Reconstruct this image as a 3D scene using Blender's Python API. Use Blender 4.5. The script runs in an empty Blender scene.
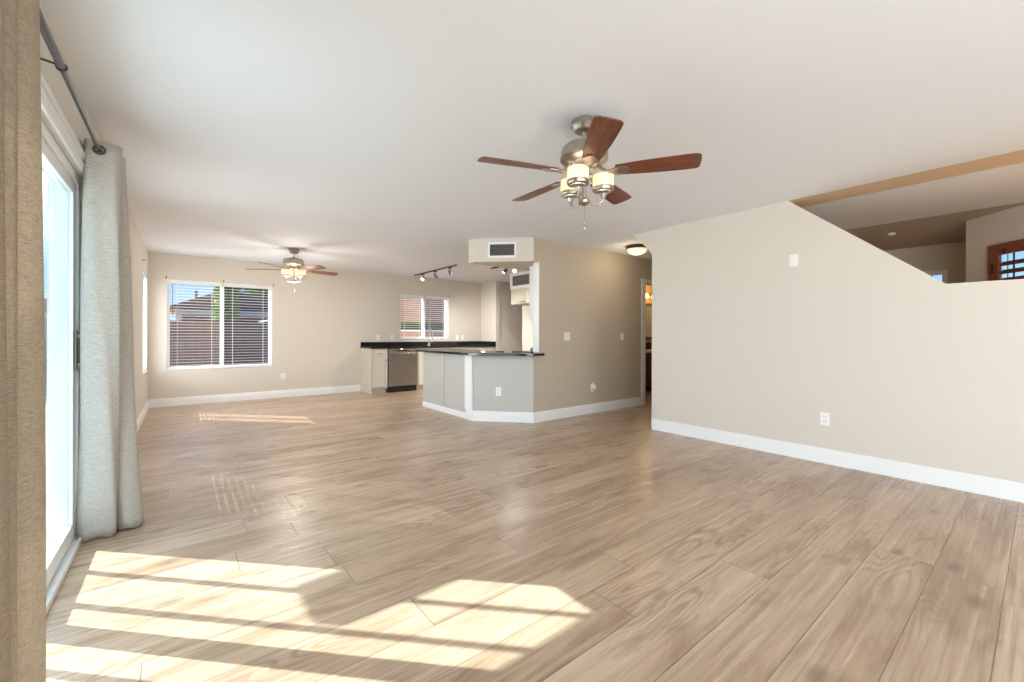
import bpy, bmesh, math, random
from mathutils import Matrix, Vector
random.seed(7)
sc = bpy.context.scene
C = sc.collection
R = math.radians

# ------------------------------------------------------------------ camera
F_PX, YAW, CY, ROLL, CAM_H = 424.6, 0.6722, 335.5, 0.0023, 1.147
cam_d = bpy.data.cameras.new('camera')
cam = bpy.data.objects.new('camera', cam_d); C.objects.link(cam)
cam_d.sensor_width = 36; cam_d.lens = F_PX / 1024 * 36; cam_d.clip_start = 0.02; cam_d.clip_end = 300
cam_d.shift_y = -(341 - CY) / 1024
fwd = Vector((math.sin(YAW), math.cos(YAW), 0)); rgt = Vector((math.cos(YAW), -math.sin(YAW), 0)); up = Vector((0, 0, 1))
c_, s_ = math.cos(ROLL), math.sin(ROLL)
cx = rgt * c_ + up * s_; cyv = up * c_ - rgt * s_; cz = -fwd
mw = Matrix((cx, cyv, cz)).transposed().to_4x4(); mw.translation = (0, 0, CAM_H)
cam.matrix_world = mw
sc.camera = cam

# ------------------------------------------------------------------ world, sun, exposure
SUN_AZ = Vector((-0.695, 0.719, 0)).normalized(); SUN_TAN = 0.73
sc.view_settings.view_transform = 'Standard'
sc.view_settings.look = 'None'
sc.view_settings.gamma = 1
sc.view_settings.use_curve_mapping = False
sc.view_settings.exposure = 0.38
sc.cycles.use_denoising = True
sc.cycles.max_bounces = 10; sc.cycles.diffuse_bounces = 7; sc.cycles.glossy_bounces = 4
sc.cycles.transparent_max_bounces = 24; sc.cycles.transmission_bounces = 6
sc.cycles.sample_clamp_indirect = 4.0
sc.cycles.caustics_reflective = False; sc.cycles.caustics_refractive = False

w = bpy.data.worlds.new('sky'); sc.world = w; w.use_nodes = True
nt = w.node_tree; nt.nodes.clear()
def wn(t, **k):
    n = nt.nodes.new(t)
    for a, b in k.items(): setattr(n, a, b)
    return n
wo = wn('ShaderNodeOutputWorld'); bg = wn('ShaderNodeBackground'); bg.inputs[1].default_value = 1.0
tc = wn('ShaderNodeTexCoord'); sp = wn('ShaderNodeSeparateXYZ')
rp = wn('ShaderNodeValToRGB')
rp.color_ramp.elements[0].position = 0.0; rp.color_ramp.elements[0].color = (0.62, 0.74, 0.85, 1)
rp.color_ramp.elements[1].position = 0.45; rp.color_ramp.elements[1].color = (0.13, 0.34, 0.72, 1)
e = rp.color_ramp.elements.new(0.12); e.color = (0.30, 0.56, 0.86, 1)
nt.links.new(tc.outputs['Generated'], sp.inputs[0]); nt.links.new(sp.outputs[2], rp.inputs[0])
# brighter haze around the sun
dt = wn('ShaderNodeVectorMath', operation='DOT_PRODUCT')
sd = (SUN_AZ + Vector((0, 0, SUN_TAN))).normalized(); dt.inputs[1].default_value = sd
nt.links.new(tc.outputs['Generated'], dt.inputs[0])
mr = wn('ShaderNodeMapRange'); mr.inputs[1].default_value = 0.72; mr.inputs[2].default_value = 1.0; mr.inputs[3].default_value = 0; mr.inputs[4].default_value = 5.0
nt.links.new(dt.outputs['Value'], mr.inputs[0])
mx = wn('ShaderNodeMix', data_type='RGBA', blend_type='ADD'); mx.inputs[0].default_value = 1
cb = wn('ShaderNodeCombineColor')
for i in range(3): nt.links.new(mr.outputs[0], cb.inputs[i])
nt.links.new(rp.outputs[0], mx.inputs[6]); nt.links.new(cb.outputs[0], mx.inputs[7])
nt.links.new(mx.outputs[2], bg.inputs[0]); nt.links.new(bg.outputs[0], wo.inputs[0])

def light(name, kind, loc, power, col=(1, 1, 1), direction=None, **k):
    d = bpy.data.lights.new(name, kind); d.energy = power; d.color = col
    for a, b in k.items(): setattr(d, a, b)
    o = bpy.data.objects.new(name, d); C.objects.link(o); o.location = loc
    if direction is not None: o.rotation_euler = Vector(direction).to_track_quat('-Z', 'Y').to_euler()
    return o
light('sun', 'SUN', (-8, 8, 9), 12.5, (1.0, 0.975, 0.95), -sd, angle=R(0.45))
# fill light at unseen glazing added behind the camera; below, extra daylight at real openings
light('fill_left_rear', 'AREA', (-0.95, -2.2, 1.25), 165, (0.84, 0.92, 1.0), (1, 0.25, 0.30), shape='RECTANGLE', size=3.6, size_y=2.2)
light('fill_rear', 'AREA', (2.2, -5.0, 1.25), 110, (0.90, 0.95, 1.0), (0, 1, 0.25), shape='RECTANGLE', size=3.4, size_y=2.1)
light('daylight_sliding_door', 'AREA', (-.60, 2.3, 1.05), 24, (0.86, 0.93, 1.0), (1, -0.1, 0.0), shape='RECTANGLE', size=1.4, size_y=1.95)
light('daylight_left_window', 'AREA', (-.555, 4.55, 1.33), 75, (0.86, 0.93, 1.0), (1, 0.0, 0.0), shape='RECTANGLE', size=1.1, size_y=1.5)
light('daylight_corner_window', 'AREA', (-.505, 8.12, 1.33), 48, (0.86, 0.93, 1.0), (1, 0.0, 0.0), shape='RECTANGLE', size=.8, size_y=1.5)

# ------------------------------------------------------------------ materials
def mat(name, col=(.5, .5, .5), rough=.5, metal=0, spec=.5, emis=None, estr=0, bump=None, var=None, coat=0, alpha=None):
    m = bpy.data.materials.new(name); m.use_nodes = True
    n = m.node_tree.nodes; l = m.node_tree.links; b = n['Principled BSDF']
    b.inputs['Base Color'].default_value = (*col, 1); b.inputs['Roughness'].default_value = rough
    b.inputs['Metallic'].default_value = metal; b.inputs['Specular IOR Level'].default_value = spec
    b.inputs['Coat Weight'].default_value = coat
    if emis: b.inputs['Emission Color'].default_value = (*emis, 1); b.inputs['Emission Strength'].default_value = estr
    t = n.new('ShaderNodeTexCoord')
    if var:      # (scale, amount)
        ns = n.new('ShaderNodeTexNoise'); ns.inputs['Scale'].default_value = var[0]; ns.inputs['Detail'].default_value = 4
        l.new(t.outputs['Object'], ns.inputs['Vector'])
        mp = n.new('ShaderNodeMapRange'); mp.inputs[3].default_value = 1 - var[1]; mp.inputs[4].default_value = 1 + var[1]
        l.new(ns.outputs[0], mp.inputs[0])
        v = n.new('ShaderNodeVectorMath'); v.operation = 'SCALE'; v.inputs[0].default_value = col
        l.new(mp.outputs[0], v.inputs['Scale']); l.new(v.outputs[0], b.inputs['Base Color'])
    if bump:     # (scale, strength)
        ns = n.new('ShaderNodeTexNoise'); ns.inputs['Scale'].default_value = bump[0]; ns.inputs['Detail'].default_value = 3
        l.new(t.outputs['Object'], ns.inputs['Vector'])
        bp = n.new('ShaderNodeBump'); bp.inputs['Strength'].default_value = bump[1]; bp.inputs['Distance'].default_value = .004
        l.new(ns.outputs[0], bp.inputs['Height']); l.new(bp.outputs[0], b.inputs['Normal'])
    return m

M = {}
M['wall'] = mat('beige_paint', (.66, .605, .53), .7, bump=(90, .12), var=(1.2, .012))
M['wall_shade'] = mat('beige_paint_shaded', (.53, .455, .36), .7, bump=(90, .12), var=(1.2, .012))  # beige paint darkened, the kitchen wall's shade put into its colour
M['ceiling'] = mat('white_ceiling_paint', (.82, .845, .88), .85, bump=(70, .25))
M['tan_warmlit'] = mat('warm_lit_tan_paint', (.70, .54, .35), .7)  # tan with the warm light on the stair header put into its colour
M['ceiling_shade'] = mat('shaded_ceiling_paint', (.50, .42, .34), .8)  # ceiling paint darkened to paint in the shade over the entry
M['trim'] = mat('white_trim_paint', (.84, .84, .84), .35)
M['bathwall'] = mat('peach_paint', (.55, .33, .17), .7)
M['vinyl'] = mat('white_vinyl', (.82, .83, .83), .35)
M['nickel'] = mat('brushed_nickel', (.42, .38, .33), .32, 1, var=(30, .12))
M['bronze'] = mat('dark_bronze', (.10, .085, .07), .35, .8)
M['pewter'] = mat('grey_rod_metal', (.12, .12, .125), .30, .85)
M['steel'] = mat('stainless_steel', (.36, .345, .33), .34, 1, var=(6, .08))
M['chrome'] = mat('chrome', (.7, .7, .72), .15, 1)
M['black'] = mat('black_plastic', (.012, .012, .012), .4)
M['granite'] = mat('black_granite', (.012, .012, .013), .07, 0, .5, var=(160, .9))
M['cabinet'] = mat('cream_cabinet_paint', (.60, .57, .47), .4)
M['panel'] = mat('greige_panel_paint', (.50, .495, .46), .45)
M['plate'] = mat('white_plate_plastic', (.85, .84, .82), .35)
M['slat'] = mat('white_blind_slat', (.80, .79, .78), .4)
M['cord'] = mat('blind_cord', (.75, .72, .68), .8)
M['shade'] = mat('frosted_glass_shade', (.85, .78, .65), .5, emis=(1.0, .80, .50), estr=.62)
def _shade():
    m = M['shade']; n = m.node_tree.nodes; l = m.node_tree.links; b = n['Principled BSDF']; b.inputs['Emission Strength'].default_value = .30
    t = n.new('ShaderNodeBsdfTranslucent'); t.inputs[0].default_value = (.95, .85, .68, 1); x = n.new('ShaderNodeMixShader'); x.inputs[0].default_value = .5
    l.new(b.outputs[0], x.inputs[1]); l.new(t.outputs[0], x.inputs[2]); l.new(x.outputs[0], n['Material Output'].inputs[0])
_shade()
M['bulb'] = mat('lit_bulb', (1, .95, .85), .5, emis=(1.0, .9, .75), estr=12)
M['bowl'] = mat('lit_alabaster_bowl', (.85, .75, .6), .4, emis=(1.0, .78, .48), estr=.6, var=(9, .25))
M['darkwood'] = mat('dark_brown_wood', (.09, .035, .018), .4, var=(7, .4))
M['sink'] = mat('white_ceramic', (.8, .8, .78), .12)
M['grille_dark'] = mat('vent_dark_metal', (.20, .19, .17), .6)  # dark grey louvre metal
M['stucco_white'] = mat('white_stucco', (.88, .87, .86), .9, bump=(30, .3))
M['stucco_tan'] = mat('tan_stucco', (.48, .36, .27), .9, bump=(30, .3))
M['roof_tile'] = mat('brown_roof_tile', (.26, .15, .11), .85, var=(4, .3))
M['trunk'] = mat('tree_bark', (.12, .08, .05), .9)
M['leaf'] = mat('tree_leaves', (.20, .30, .05), .6, var=(3, .4))
M['leaf_dark'] = mat('dark_tree_leaves', (.05, .09, .03), .6, var=(3, .4))
M['concrete'] = mat('pale_concrete', (.30, .29, .275), .9, var=(2, .1))
M['gravel'] = mat('desert_gravel', (.34, .27, .21), .95, var=(18, .35))
M['shed'] = mat('grey_shed_siding', (.42, .47, .55), .8)
M['redwood'] = mat('reddish_wood', (.20, .055, .02), .35, var=(9, .3))
M['soapblue'] = mat('blue_soap', (.12, .2, .4), .3)

def glass(name, tint=(1, 1, 1), gl=.07, rough=0.02, diff=0.0):
    m = bpy.data.materials.new(name); m.use_nodes = True; n = m.node_tree.nodes; l = m.node_tree.links; n.clear()
    o = n.new('ShaderNodeOutputMaterial'); t = n.new('ShaderNodeBsdfTransparent'); t.inputs[0].default_value = (*tint, 1)
    g = n.new('ShaderNodeBsdfGlossy'); g.inputs['Roughness'].default_value = rough
    x = n.new('ShaderNodeMixShader'); x.inputs[0].default_value = gl
    l.new(t.outputs[0], x.inputs[1]); l.new(g.outputs[0], x.inputs[2])
    last = x
    if diff:
        d = n.new('ShaderNodeBsdfDiffuse'); d.inputs[0].default_value = (.75, .8, .82, 1)
        tr = n.new('ShaderNodeBsdfTranslucent'); tr.inputs[0].default_value = (.75, .82, .85, 1)
        y0 = n.new('ShaderNodeMixShader'); y0.inputs[0].default_value = .7
        l.new(d.outputs[0], y0.inputs[1]); l.new(tr.outputs[0], y0.inputs[2])
        y = n.new('ShaderNodeMixShader'); y.inputs[0].default_value = diff
        l.new(x.outputs[0], y.inputs[1]); l.new(y0.outputs[0], y.inputs[2]); last = y
    l.new(last.outputs[0], o.inputs[0]); return m
M['glass'] = glass('clear_glass', (.96, .98, .98), 0.0)
M['doorglass'] = glass('dusty_door_glass', (.84, .92, .93), .03, .05, .025)
M['screen'] = glass('insect_screen', (.74, .78, .86), .0, .5, .0)

def wood_floor():
    m = bpy.data.materials.new('oak_plank_floor'); m.use_nodes = True
    n = m.node_tree.nodes; l = m.node_tree.links; b = n['Principled BSDF']
    def nd(t, **k):
        q = n.new(t)
        for a, v in k.items(): setattr(q, a, v)
        return q
    def math_(op, a, bb=None, cc=None):
        q = nd('ShaderNodeMath', operation=op)
        for i, v in enumerate((a, bb, cc)):
            if v is None: continue
            if isinstance(v, (int, float)): q.inputs[i].default_value = v
            else: l.new(v, q.inputs[i])
        return q.outputs[0]
    def mapr(v, a, bq, c, d, smooth=False):
        q = nd('ShaderNodeMapRange')
        if smooth: q.interpolation_type = 'SMOOTHSTEP'
        l.new(v, q.inputs[0])
        for i, z in enumerate((a, bq, c, d)): q.inputs[i + 1].default_value = z
        return q.outputs[0]
    def mixc(f, a, bq, bt='MIX'):
        q = nd('ShaderNodeMix', data_type='RGBA', blend_type=bt)
        if isinstance(f, (int, float)): q.inputs[0].default_value = f
        else: l.new(f, q.inputs[0])
        for i, v in ((6, a), (7, bq)):
            if isinstance(v, tuple): q.inputs[i].default_value = (*v, 1)
            else: l.new(v, q.inputs[i])
        return q.outputs[2]
    W, L, Y0 = .2315, 1.52, .113
    geo = nd('ShaderNodeNewGeometry'); s = nd('ShaderNodeSeparateXYZ'); l.new(geo.outputs['Position'], s.inputs[0])
    X, Y = s.outputs[0], s.outputs[1]
    yr = math_('DIVIDE', math_('SUBTRACT', Y, Y0), W); row = math_('FLOOR', yr); fy = math_('SUBTRACT', yr, row)
    wn1 = nd('ShaderNodeTexWhiteNoise', noise_dimensions='1D'); l.new(row, wn1.inputs['W'])
    xr = math_('ADD', math_('DIVIDE', X, L), math_('MULTIPLY', wn1.outputs[0], 7.0)); col = math_('FLOOR', xr); fx = math_('SUBTRACT', xr, col)
    cv = nd('ShaderNodeCombineXYZ'); l.new(row, cv.inputs[0]); l.new(col, cv.inputs[1])
    wn2 = nd('ShaderNodeTexWhiteNoise', noise_dimensions='2D'); l.new(cv.outputs[0], wn2.inputs['Vector'])
    rnd = wn2.outputs[0]
    # seams
    ey = math_('MULTIPLY', math_('MINIMUM', fy, math_('SUBTRACT', 1.0, fy)), W)
    ex = math_('MULTIPLY', math_('MINIMUM', fx, math_('SUBTRACT', 1.0, fx)), L)
    ed = math_('MINIMUM', ex, ey)
    seam = mapr(ed, .0008, .0028, 1, 0)
    # grain coordinates, different on each plank
    gc = nd('ShaderNodeCombineXYZ')
    l.new(math_('ADD', X, math_('MULTIPLY', rnd, 37.0)), gc.inputs[0]); l.new(math_('ADD', Y, math_('MULTIPLY', rnd, 11.0)), gc.inputs[1]); l.new(math_('MULTIPLY', rnd, 9.0), gc.inputs[2])
    def scaled(v): q = nd('ShaderNodeVectorMath', operation='MULTIPLY'); l.new(gc.outputs[0], q.inputs[0]); q.inputs[1].default_value = v; return q.outputs[0]
    def noise(v, sc_, det, rough=.5, dist=0):
        q = nd('ShaderNodeTexNoise'); l.new(v, q.inputs['Vector']); q.inputs['Scale'].default_value = sc_; q.inputs['Detail'].default_value = det
        q.inputs['Roughness'].default_value = rough; q.inputs['Distortion'].default_value = dist; return q.outputs[0]
    fine = noise(scaled((1.3, 55, 1)), 1.0, 5, .6)
    mid = noise(scaled((1.6, 9, 1)), 1.0, 5, .6, .6)
    big = noise(scaled((.9, 3.2, 1)), 1.0, 3, .5, .8)
    # cathedral rings
    fld = noise(scaled((.75, 4.2, 1)), 1.0, 2, .5, .25)
    rings = math_('SINE', math_('MULTIPLY', fld, 150.0)); rings = mapr(rings, -.2, 1, 0, 1, True)
    rmask = mapr(noise(scaled((.7, 2.2, 3)), 1.0, 1), .48, .62, 0, 1, True)
    # knots
    vr = nd('ShaderNodeTexVoronoi', voronoi_dimensions='2D'); l.new(scaled((1.1, 2.6, 1)), vr.inputs['Vector']); vr.inputs['Scale'].default_value = 1.0
    ksep = nd('ShaderNodeSeparateColor'); l.new(vr.outputs['Color'], ksep.inputs[0])
    knot = mapr(math_('ADD', vr.outputs['Distance'], math_('MULTIPLY', math_('SUBTRACT', mid, .5), .14)), .01, .11, 1, 0, True)
    knot = math_('MULTIPLY', knot, math_('GREATER_THAN', ksep.outputs[0], .5))
    base = mixc(mapr(rnd, 0, 1, 0, 1), (.39, .270, .178), (.56, .415, .295))
    c1 = mixc(mapr(big, .36, .64, 0, .65, True), base, (.60, .455, .33))
    c2 = mixc(mapr(mid, .45, .72, 0, .7, True), c1, (.25, .15, .088))
    c3 = mixc(mapr(fine, .38, .66, 0, .46), c2, (.23, .135, .08))
    c4 = mixc(math_('MULTIPLY', math_('MULTIPLY', rings, rmask), .5), c3, (.235, .14, .08))
    lite = mapr(noise(scaled((.9, 38, 5)), 1.0, 3, .5), .56, .68, 0, .35, True)
    c4 = mixc(lite, c4, (.66, .52, .39))
    c5 = mixc(math_('MULTIPLY', knot, .55), c4, (.115, .065, .038))
    c6 = mixc(math_('MULTIPLY', seam, .68), c5, (.07, .045, .03))
    l.new(c6, b.inputs['Base Color'])
    l.new(mapr(fine, .3, .7, .24, .38), b.inputs['Roughness'])
    b.inputs['Specular IOR Level'].default_value = .5
    bp = nd('ShaderNodeBump'); bp.inputs['Strength'].default_value = .35; bp.inputs['Distance'].default_value = .0012
    l.new(math_('SUBTRACT', math_('MULTIPLY', fine, .35), seam), bp.inputs['Height']); l.new(bp.outputs[0], b.inputs['Normal'])
    return m
M['floor'] = wood_floor()

def wood(name, c0, c1, scale=(4, 60, 4), rough=.35):
    m = bpy.data.materials.new(name); m.use_nodes = True; n = m.node_tree.nodes; l = m.node_tree.links; b = n['Principled BSDF']
    t = n.new('ShaderNodeTexCoord'); mp = n.new('ShaderNodeMapping'); mp.inputs['Scale'].default_value = scale
    ns = n.new('ShaderNodeTexNoise'); ns.inputs['Scale'].default_value = 1; ns.inputs['Detail'].default_value = 5; ns.inputs['Distortion'].default_value = .5
    r = n.new('ShaderNodeValToRGB'); r.color_ramp.elements[0].color = (*c0, 1); r.color_ramp.elements[1].color = (*c1, 1)
    r.color_ramp.elements[0].position = .35; r.color_ramp.elements[1].position = .65
    l.new(t.outputs['Object'], mp.inputs[0]); l.new(mp.outputs[0], ns.inputs['Vector']); l.new(ns.outputs[0], r.inputs[0]); l.new(r.outputs[0], b.inputs['Base Color'])
    b.inputs['Roughness'].default_value = rough; return m
M['bladewood'] = wood('cherry_blade_wood', (.11, .028, .016), (.22, .062, .03), (5, 60, 5), .32)

def fabric(name, c0, c1, trans=.12):
    m = bpy.data.materials.new(name); m.use_nodes = True; n = m.node_tree.nodes; l = m.node_tree.links; b = n['Principled BSDF']
    t = n.new('ShaderNodeTexCoord'); outs = []
    for s in ((260, 260, 2200), (1500, 1500, 40), (50, 50, 420)):
        mp = n.new('ShaderNodeMapping'); mp.inputs['Scale'].default_value = s
        ns = n.new('ShaderNodeTexNoise'); ns.inputs['Scale'].default_value = 1 if s[0] != 50 else .8; ns.inputs['Detail'].default_value = 2
        l.new(t.outputs['Object'], mp.inputs[0]); l.new(mp.outputs[0], ns.inputs['Vector']); outs.append(ns.outputs[0])
    a = n.new('ShaderNodeMath'); a.operation = 'ADD'; l.new(outs[0], a.inputs[0]); l.new(outs[1], a.inputs[1])
    a2 = n.new('ShaderNodeMath'); a2.operation = 'ADD'; l.new(a.outputs[0], a2.inputs[0]); l.new(outs[2], a2.inputs[1])
    mr = n.new('ShaderNodeMapRange'); mr.inputs[1].default_value = 1.1; mr.inputs[2].default_value = 1.9
    l.new(a2.outputs[0], mr.inputs[0])
    x = n.new('ShaderNodeMix'); x.data_type = 'RGBA'; x.inputs[6].default_value = (*c0, 1); x.inputs[7].default_value = (*c1, 1)
    l.new(mr.outputs[0], x.inputs[0]); l.new(x.outputs[2], b.inputs['Base Color'])
    b.inputs['Roughness'].default_value = .95; b.inputs['Specular IOR Level'].default_value = .1
    tr = n.new('ShaderNodeBsdfTranslucent'); l.new(x.outputs[2], tr.inputs[0])
    ms = n.new('ShaderNodeMixShader'); ms.inputs[0].default_value = trans
    o = n['Material Output']; l.new(b.outputs[0], ms.inputs[1]); l.new(tr.outputs[0], ms.inputs[2]); l.new(ms.outputs[0], o.inputs[0])
    bp = n.new('ShaderNodeBump'); bp.inputs['Strength'].default_value = .3; bp.inputs['Distance'].default_value = .0015
    l.new(a.outputs[0], bp.inputs['Height']); l.new(bp.outputs[0], b.inputs['Normal'])
    return m
M['linen'] = fabric('tan_linen', (.33, .26, .19), (.68, .58, .46), .30)
M['linen_pale'] = fabric('pale_grey_linen', (.36, .33, .285), (.66, .63, .57))

def blockwall(name, c0, c1, cm, bw=.4, bh=.2):
    m = bpy.data.materials.new(name); m.use_nodes = True; n = m.node_tree.nodes; l = m.node_tree.links; b = n['Principled BSDF']
    g = n.new('ShaderNodeNewGeometry'); s = n.new('ShaderNodeSeparateXYZ'); c = n.new('ShaderNodeCombineXYZ')
    a = n.new('ShaderNodeMath'); a.operation = 'ADD'
    l.new(g.outputs['Position'], s.inputs[0]); l.new(s.outputs[0], a.inputs[0]); l.new(s.outputs[1], a.inputs[1]); l.new(a.outputs[0], c.inputs[0]); l.new(s.outputs[2], c.inputs[1])
    k = n.new('ShaderNodeTexBrick'); k.inputs['Scale'].default_value = 1; k.inputs['Brick Width'].default_value = bw; k.inputs['Row Height'].default_value = bh
    k.inputs['Mortar Size'].default_value = .01
    for nm, cc in (('Color1', c0), ('Color2', c1), ('Mortar', cm)): k.inputs[nm].default_value = (*cc, 1)
    l.new(c.outputs[0], k.inputs[0]); l.new(k.outputs[0], b.inputs['Base Color']); b.inputs['Roughness'].default_value = .9
    return m
M['block'] = blockwall('brown_block_wall', (.235, .155, .125), (.205, .135, .11), (.15, .10, .085))
M['brick'] = blockwall('orange_brick', (.55, .30, .19), (.46, .25, .165), (.44, .31, .25), .22, .075)

# ------------------------------------------------------------------ mesh helpers
class MB:
    def __init__(s, m=None): s.bm = bmesh.new(); s.m = m
    def _v(s, p):
        p = Vector(p)
        return s.bm.verts.new(s.m @ p if s.m else p)
    def box(s, x0, x1, y0, y1, z0, z1):
        v = [s._v((x, y, z)) for x in (x0, x1) for y in (y0, y1) for z in (z0, z1)]
        for f in ((0, 1, 3, 2), (4, 6, 7, 5), (0, 4, 5, 1), (2, 3, 7, 6), (0, 2, 6, 4), (1, 5, 7, 3)):
            s.bm.faces.new([v[i] for i in f])
        return s
    def obox(s, c, hx, hy, hz, rot):      # oriented box
        v = []
        for x in (-hx, hx):
            for y in (-hy, hy):
                for z in (-hz, hz): v.append(s._v(Vector(c) + rot @ Vector((x, y, z))))
        for f in ((0, 1, 3, 2), (4, 6, 7, 5), (0, 4, 5, 1), (2, 3, 7, 6), (0, 2, 6, 4), (1, 5, 7, 3)):
            s.bm.faces.new([v[i] for i in f])
        return s
    def prism(s, pts, fn):                # pts 2D list; fn(p, 0|1) -> 3D
        a = [s._v(fn(p, 0)) for p in pts]; b = [s._v(fn(p, 1)) for p in pts]; n = len(pts)
        s.bm.faces.new(a); s.bm.faces.new(b[::-1])
        for i in range(n): s.bm.faces.new((a[i], b[i], b[(i + 1) % n], a[(i + 1) % n]))
        return s
    def lathe(s, prof, c=(0, 0, 0), n=24, axis=None):
        c = Vector(c); q = Matrix.Identity(3) if axis is None else Vector(axis).to_track_quat('Z', 'Y').to_matrix()
        rings = []
        for r, z in prof:
            if r < 1e-5: rings.append([s._v(c + q @ Vector((0, 0, z)))])
            else: rings.append([s._v(c + q @ Vector((r * math.cos(2 * math.pi * i / n), r * math.sin(2 * math.pi * i / n), z))) for i in range(n)])
        for a, b in zip(rings, rings[1:]):
            for i in range(n):
                j = (i + 1) % n
                if len(a) == 1 and len(b) == 1: continue
                if len(a) == 1: s.bm.faces.new((a[0], b[i], b[j]))
                elif len(b) == 1: s.bm.faces.new((a[i], b[0], a[j]))
                else: s.bm.faces.new((a[i], b[i], b[j], a[j]))
        return s
    def tube(s, pts, r, n=10, close=True):
        pts = [Vector(p) for p in pts]; rs = r if isinstance(r, (list, tuple)) else [r] * len(pts)
        rings = []; ref = None
        for i, p in enumerate(pts):
            t = (pts[min(i + 1, len(pts) - 1)] - pts[max(i - 1, 0)]).normalized()
            if ref is None:
                ref = t.orthogonal().normalized()
            ref = (ref - t * ref.dot(t)).normalized(); b = t.cross(ref)
            rings.append([s._v(p + (ref * math.cos(2 * math.pi * k / n) + b * math.sin(2 * math.pi * k / n)) * rs[i]) for k in range(n)])
        for a, b in zip(rings, rings[1:]):
            for i in range(n): s.bm.faces.new((a[i], b[i], b[(i + 1) % n], a[(i + 1) % n]))
        if close: s.bm.faces.new(rings[0]); s.bm.faces.new(rings[-1][::-1])
        return s
    def build(s, name, m, parent=None, bevel=0, smooth=False, solid=0, sharp=35):
        bmesh.ops.recalc_face_normals(s.bm, faces=s.bm.faces)
        me = bpy.data.meshes.new(name)
        if parent is None:
            xs = [v.co.x for v in s.bm.verts]; ys = [v.co.y for v in s.bm.verts]; zs = [v.co.z for v in s.bm.verts]
            off = Vector(((min(xs) + max(xs)) / 2, (min(ys) + max(ys)) / 2, min(zs)))
        else:
            r = parent
            while r.parent: r = r.parent
            off = Vector(r.location)
            if parent.parent: off = off + Vector(parent.location)
        for v in s.bm.verts: v.co -= off
        if smooth:
            for f in s.bm.faces: f.smooth = True
            for ed in s.bm.edges:
                if len(ed.link_faces) == 2 and ed.calc_face_angle(0) > R(sharp): ed.smooth = False
        s.bm.to_mesh(me); s.bm.free()
        o = bpy.data.objects.new(name, me); C.objects.link(o); me.materials.append(m)
        if parent is None: o.location = off
        else: o.parent = parent
        if solid:
            q = o.modifiers.new('solid', 'SOLIDIFY'); q.thickness = solid; q.offset = 0
        if bevel:
            q = o.modifiers.new('bevel', 'BEVEL'); q.width = bevel; q.segments = 2; q.limit_method = 'ANGLE'; q.angle_limit = R(40)
            if not smooth:
                pass
        return o
def tag(o, label=None, cat=None, group=None, kind=None):
    if label: o['label'] = label
    if cat: o['category'] = cat
    if group: o['group'] = group
    if kind: o['kind'] = kind
    return o
def thing(name, loc, label, cat, group=None, rz=0):
    o = bpy.data.objects.new(name, None); C.objects.link(o); o.location = loc; o.rotation_euler = (0, 0, rz); o.empty_display_size = .1
    return tag(o, label, cat, group)
def struct(o, label=None, cat=None):
    o['kind'] = 'structure'
    if label: o['label'] = label
    if cat: o['category'] = cat
    return o
def frame(origin, xd, yd):
    xd = Vector(xd).normalized(); yd = Vector(yd).normalized()
    m = Matrix((xd, yd, Vector((0, 0, 1)))).transposed().to_4x4(); m.translation = origin
    return m
def copy_tree(o, parent=None):
    c = o.copy(); C.objects.link(c); c.parent = parent
    for ch in list(o.children): copy_tree(ch, c)
    return c

H = 2.44
LS = .014; LX0 = -.32 - LS * 8.725
FL = frame((LX0, 0, 0), (LS, 1, 0), (1, -LS, 0))          # left wall:  x ~ world Y, y into the room
FF = frame((0, 8.725, 0), (1, 0, 0), (0, -1, 0))          # far wall:   x = world X, y into the room
FR = frame((4.59, 0, 0), (0, 1, 0), (-1, 0, 0))           # right wall
FM = frame((0, 4.193, 0), (1, 0, 0), (0, -1, 0))          # kitchen and hallway wall
def lx(y): return LX0 + LS * y

def wall(name, fr, s0, s1, z1, th, openings, m=None, label=None, cat='wall'):
    mb = MB(fr); cuts = sorted(set([s0, s1] + [v for o in openings for v in o[:2]]))
    for a, b in zip(cuts, cuts[1:]):
        if b - a < 1e-5: continue
        mid = (a + b) / 2; zs = [(0, z1)]
        for o0, o1, b0, b1 in openings:
            if o0 < mid < o1:
                new = []
                for p, q in zs:
                    if b0 > p: new.append((p, b0))
                    if b1 < q: new.append((b1, q))
                zs = new
        for p, q in zs: mb.box(a, b, -th, 0, p, q)
    bmesh.ops.remove_doubles(mb.bm, verts=mb.bm.verts, dist=1e-5)
    fs = {}
    for f in list(mb.bm.faces):      # drop internal faces shared by two boxes
        k = tuple(sorted(v.index for v in f.verts)) if False else frozenset(f.verts)
        fs.setdefault(k, []).append(f)
    for k, v in fs.items():
        if len(v) > 1:
            for f in v: mb.bm.faces.remove(f)
    return struct(mb.build(name, m or M['wall']), label, cat)

# ------------------------------------------------------------------ the setting
struct(MB().prism([(-.56, -4.75), (4.75, -4.75), (4.75, -1.65), (7.0, .45), (9.1, .45), (9.1, 8.9), (-.56, 8.9)], lambda p, k: (p[0], p[1], -.10 + .10 * k)).build('floor', M['floor']), 'light oak plank floor running across the room', 'floor')
cl = MB()
cl.box(-.70, 4.59, -4.7, 8.95, H, H + .25)
cl.box(4.59, 9.2, 2.90, 8.95, H, H + .25)
cl.prism([(4.93, 2.90), (4.93, -1.62), (6.39, -.16), (6.39, 2.90)], lambda p, k: (p[0], p[1], H + .25 * k))
struct(cl.build('ceiling', M['ceiling']), 'smooth white flat ceiling', 'ceiling')
struct(MB().prism([(6.39, 2.90), (6.39, -.16), (7.0, .45), (9.2, .45), (9.2, 2.90)], lambda p, k: (p[0], p[1], H + .25 * k)).build('ceiling_entry', M['ceiling_shade']), 'ceiling over the entry with painted-in shade', 'ceiling')
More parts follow.
